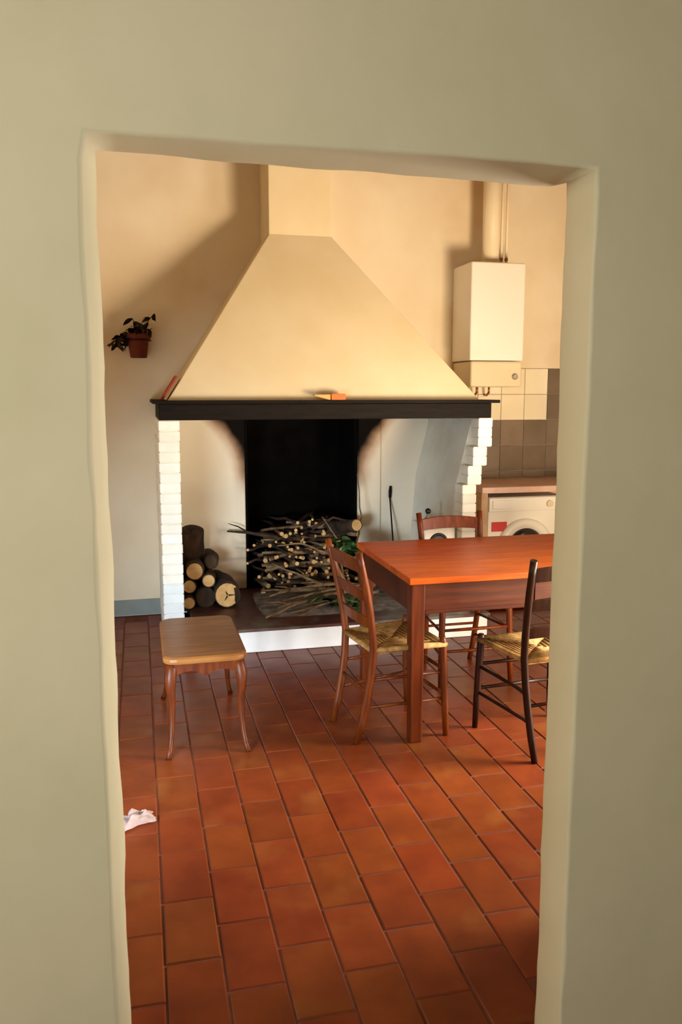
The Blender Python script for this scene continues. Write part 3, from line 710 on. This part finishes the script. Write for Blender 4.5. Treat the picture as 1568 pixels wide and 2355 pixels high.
# ------------------------------------------------------------------ ladder-back rush chairs
def make_chair(label, wood='chair', front_up=.02, height=.905):
    t = thing('ladder_back_chair', (0, 0, 0), label, 'chair', group='rush-seated chairs around the table')
    SH = .45
    wb = lambda z: .145 + .045 * z / height          # half spacing of the back posts
    yb = lambda z: (-.185 - .075 * (1 - z / SH) ** 1.7) if z < SH else (-.185 - .085 * ((z - SH) / (height - SH)) ** 1.4)
    for s in (-1, 1):
        zs = [0, .1, .22, .34, SH, .54, .64, .74, .84, height]
        bm = bmesh.new(); tube(bm, [(s * wb(z), yb(z), z) for z in zs], [(.016 if z < .1 else .019 if z < .8 else .016, .016 if z > 0 else .014) for z in zs], 10, up=(0, 1, 0))
        obj('back_post', bm, wood, t)
        bm = bmesh.new(); zs = [0, .15, .35, SH - .02, SH + .004, SH + front_up]
        tube(bm, [(s * (.195 + .012 * (1 - z / SH)), .155 + .018 * (1 - z / SH), z) for z in zs], [.013, .017, .018, .018, .017, .013], 10)
        obj('front_leg', bm, wood, t)
        for z in (.17, .30):
            bm = bmesh.new(); tube(bm, [(s * (wb(z) + .0), yb(z), z), (s * .199, .16, z + .01)], [.008, .008], 8); obj('side_rung', bm, wood, t)
    for z in (.20, .32): 
        bm = bmesh.new(); tube(bm, [(-.20, .163, z), (0, .163, z), (.20, .163, z)], [.008, .010, .008], 8); obj('front_rung', bm, wood, t)
    bm = bmesh.new(); tube(bm, [(-wb(.24), yb(.24), .24), (wb(.24), yb(.24), .24)], .008, 8); obj('back_rung', bm, wood, t)
    # three bowed slats with arched top edges
    for zc, hh in ((.565, .048), (.695, .052), (.835, .064)):
        bm = bmesh.new(); n = 12; ring = []
        for i in range(n + 1):
            u = -1 + 2 * i / n; x = u * (wb(zc) - .006); bow = -.022 * (1 - u * u)
            y = yb(zc) + bow; zt = zc + hh / 2 + .014 * (1 - u * u); zb = zc - hh / 2 + .008 * (1 - u * u)
            ly = (yb(zt) - yb(zb))
            ring.append([bm.verts.new((x, y - .006 - ly / 2, zb)), bm.verts.new((x, y + .006 - ly / 2, zb)), bm.verts.new((x, y + .006 + ly / 2, zt)), bm.verts.new((x, y - .006 + ly / 2, zt))])
        for a, b in zip(ring, ring[1:]):
            for q in range(4): bm.faces.new((a[q], a[(q+1)%4], b[(q+1)%4], b[q]))
        bm.faces.new(ring[0][::-1]); bm.faces.new(ring[-1])
        obj('slat', bm, wood, t, bevel=.003)
    # rush seat: cords wound in from the four rails
    bm = bmesh.new(); nc = 17
    corners = [Vector((-.165, -.19, SH)), Vector((.165, -.19, SH)), Vector((.205, .165, SH)), Vector((-.205, .165, SH))]
    ctr = sum(corners, Vector()) / 4
    for k_ in range(nc):
        f = 1 - (k_ + .0) / nc
        pts = [ctr + (c - ctr) * f for c in corners]
        zz = -.008 - .012 * (1 - f) + (.004 if k_ % 2 else 0)
        pts = [p + Vector((0, 0, zz)) for p in pts]
        for q in range(4): tube(bm, [pts[q], pts[(q+1)%4]], .0135 if k_ == 0 else .0085, 6)
    box(bm, -.15, .15, -.17, .145, SH - .034, SH - .022)
    obj('rush_seat', bm, 'rush', t)
    return t
c1 = make_chair('honey-brown ladder-back chair with rush seat at the end of the table beside the hearth', 'chair_orange', .03)
c1.location = (1.16, 3.635, 0); c1.rotation_euler = (0, 0, R(-90 + 8))
c2 = make_chair('dark ladder-back chair with straw seat drawn up to the long table side facing the fireplace', 'chair', .02)
c2.location = (1.75, 3.35, 0); c2.rotation_euler = (0, 0, R(5))
c3 = make_chair('ladder-back chair with arched top rail between the table and the fireplace', 'chair_mid', .02)
c3.location = (1.76, 4.21, 0); c3.rotation_euler = (0, 0, R(180))

# ------------------------------------------------------------------ stool with cabriole legs
st = thing('cabriole_stool', (.256, 3.872, 0), 'low brown wooden stool with rounded corners and curved legs', 'stool')
def rounded(hx, hy, r, n=6):
    out = []
    for sx, sy, a0 in ((1, 1, 0), (-1, 1, 90), (-1, -1, 180), (1, -1, 270)):
        for k_ in range(n + 1):
            a = R(a0 + 90 * k_ / n); out.append((sx * (hx - r) + r * math.cos(a), sy * (hy - r) + r * math.sin(a)))
    return out
hx, hy = .187, .338
bm = bmesh.new(); rr = []
for ins_, z in ((.010, .412), (.002, .416), (0, .426), (.002, .438), (.010, .445)):
    rr.append([bm.verts.new((x * (hx - ins_) / hx, y * (hy - ins_) / hy, z)) for x, y in rounded(hx, hy, .06)])
for a, b in zip(rr, rr[1:]):
    for k_ in range(len(a)): bm.faces.new((a[k_], a[(k_+1)%len(a)], b[(k_+1)%len(a)], b[k_]))
bm.faces.new(rr[0][::-1]); bm.faces.new(rr[-1]); obj('seat', bm, 'stool', st)
for sx in (-1, 1):
    for sy in (-1, 1):
        d = Vector((sx * .35, sy, 0)); c = Vector((sx * .150, sy * .302, 0))
        prof = [(.412, .0, .021), (.385, .006, .026), (.350, .020, .027), (.30, .022, .021), (.24, .012, .0165), (.16, .014, .0135), (.08, .030, .0115), (.03, .052, .012), (.0, .078, .013)]
        bm = bmesh.new(); tube(bm, [c + d * o_ + Vector((0, 0, z)) for z, o_, r_ in prof], [r_ for z, o_, r_ in prof], 10)
        obj('leg', bm, 'stool_leg', st)
def scallop(p0, p1, nrm):
    bm = bmesh.new(); p0, p1 = Vector(p0), Vector(p1); n = 24; fr = []; 
    for k_ in range(n + 1):
        u = k_ / n; p = p0.lerp(p1, u)
        low = .355 + .022 * abs(math.sin(2 * math.pi * u)) ** .8 - .006 * math.exp(-((u - .5) * 9) ** 2)
        N_ = Vector(nrm)
        fr.append([bm.verts.new(p + N_ * .009 + Vector((0, 0, low))), bm.verts.new(p + N_ * .009 + Vector((0, 0, .413))), bm.verts.new(p - N_ * .009 + Vector((0, 0, .413))), bm.verts.new(p - N_ * .009 + Vector((0, 0, low)))])
    for a, b in zip(fr, fr[1:]):
        for q in range(4): bm.faces.new((a[q], a[(q+1)%4], b[(q+1)%4], b[q]))
    bm.faces.new(fr[0]); bm.faces.new(fr[-1][::-1]); obj('apron', bm, 'stool_leg', st)
scallop((-.14, -.312, 0), (.14, -.312, 0), (0, -1, 0)); scallop((-.14, .312, 0), (.14, .312, 0), (0, 1, 0))
scallop((-.158, -.29, 0), (-.158, .29, 0), (-1, 0, 0)); scallop((.158, -.29, 0), (.158, .29, 0), (1, 0, 0))

# ------------------------------------------------------------------ crumpled tissue on the floor
bm = bmesh.new(); n = 16; g = []
for i in range(n + 1):
    row = []
    for j in range(n + 1):
        u, v = i / n * 2 - 1, j / n * 2 - 1
        x = .115 * u; y = .055 * v + .02 * math.sin(3 * u)
        e = max(0, 1 - u * u) * max(0, 1 - v * v)
        z = .004 + .055 * e ** .5 * (.35 + .65 * abs(noise.noise(Vector((u * 2.1, v * 2.3, 4)))) * 1.8)
        row.append(bm.verts.new((x + .015 * noise.noise(Vector((u * 3, v * 3, 9))), y + .012 * noise.noise(Vector((u * 3, v * 3, 2))), z)))
    g.append(row)
for i in range(n):
    for j in range(n): bm.faces.new((g[i][j], g[i+1][j], g[i+1][j+1], g[i][j+1]))
bmesh.ops.solidify(bm, geom=bm.faces[:], thickness=.0015)
o = obj('crumpled_tissue', bm, 'paper', smooth=True); o.location = (-.085, 2.97, 0.003); o.rotation_euler = (0, 0, .25); o.scale = (.85, .8, .8)
tag(o, 'crumpled pinkish-white tissue on the terracotta floor', 'tissue')

# ------------------------------------------------------------------ unseen low cupboard added beyond the right jamb to shade the near floor
sd = thing('floor_shade_blocker', (1.42, 1.715, 0), 'unseen low brown cupboard added to shade the floor by the doorway', 'floor_shade_blocker')
SW, SD, SHH = .86, .44, .64
obj('body', bx(0, SW, 0, SD - .02, .08, SHH - .03), 'table_leg', sd, bevel=.003)
obj('top', bx(-.02, SW + .02, 0, SD, SHH - .03, SHH), 'table', sd, bevel=.005)
for k_ in range(2):
    d_ = obj('door', bx(.03 + k_ * .405, .425 + k_ * .405, SD - .02, SD - .004, .11, SHH - .05), 'table_leg', sd, bevel=.003)
    bm = bmesh.new(); lathe(bm, [(.007, 0), (.007, .012), (.014, .02), (.011, .028)], 14); bmesh.ops.rotate(bm, verts=bm.verts, matrix=Matrix.Rotation(R(-90), 3, 'X')); bmesh.ops.translate(bm, verts=bm.verts, vec=(.39 + k_ * .08, SD - .004, .38)); obj('knob', bm, 'chair', d_)
for sx in (.03, SW - .03):
    for sy in (.04, SD - .06): obj('foot', bx(sx - .025, sx + .025, sy - .025, sy + .025, 0, .082), 'table_leg', sd, bevel=.003)
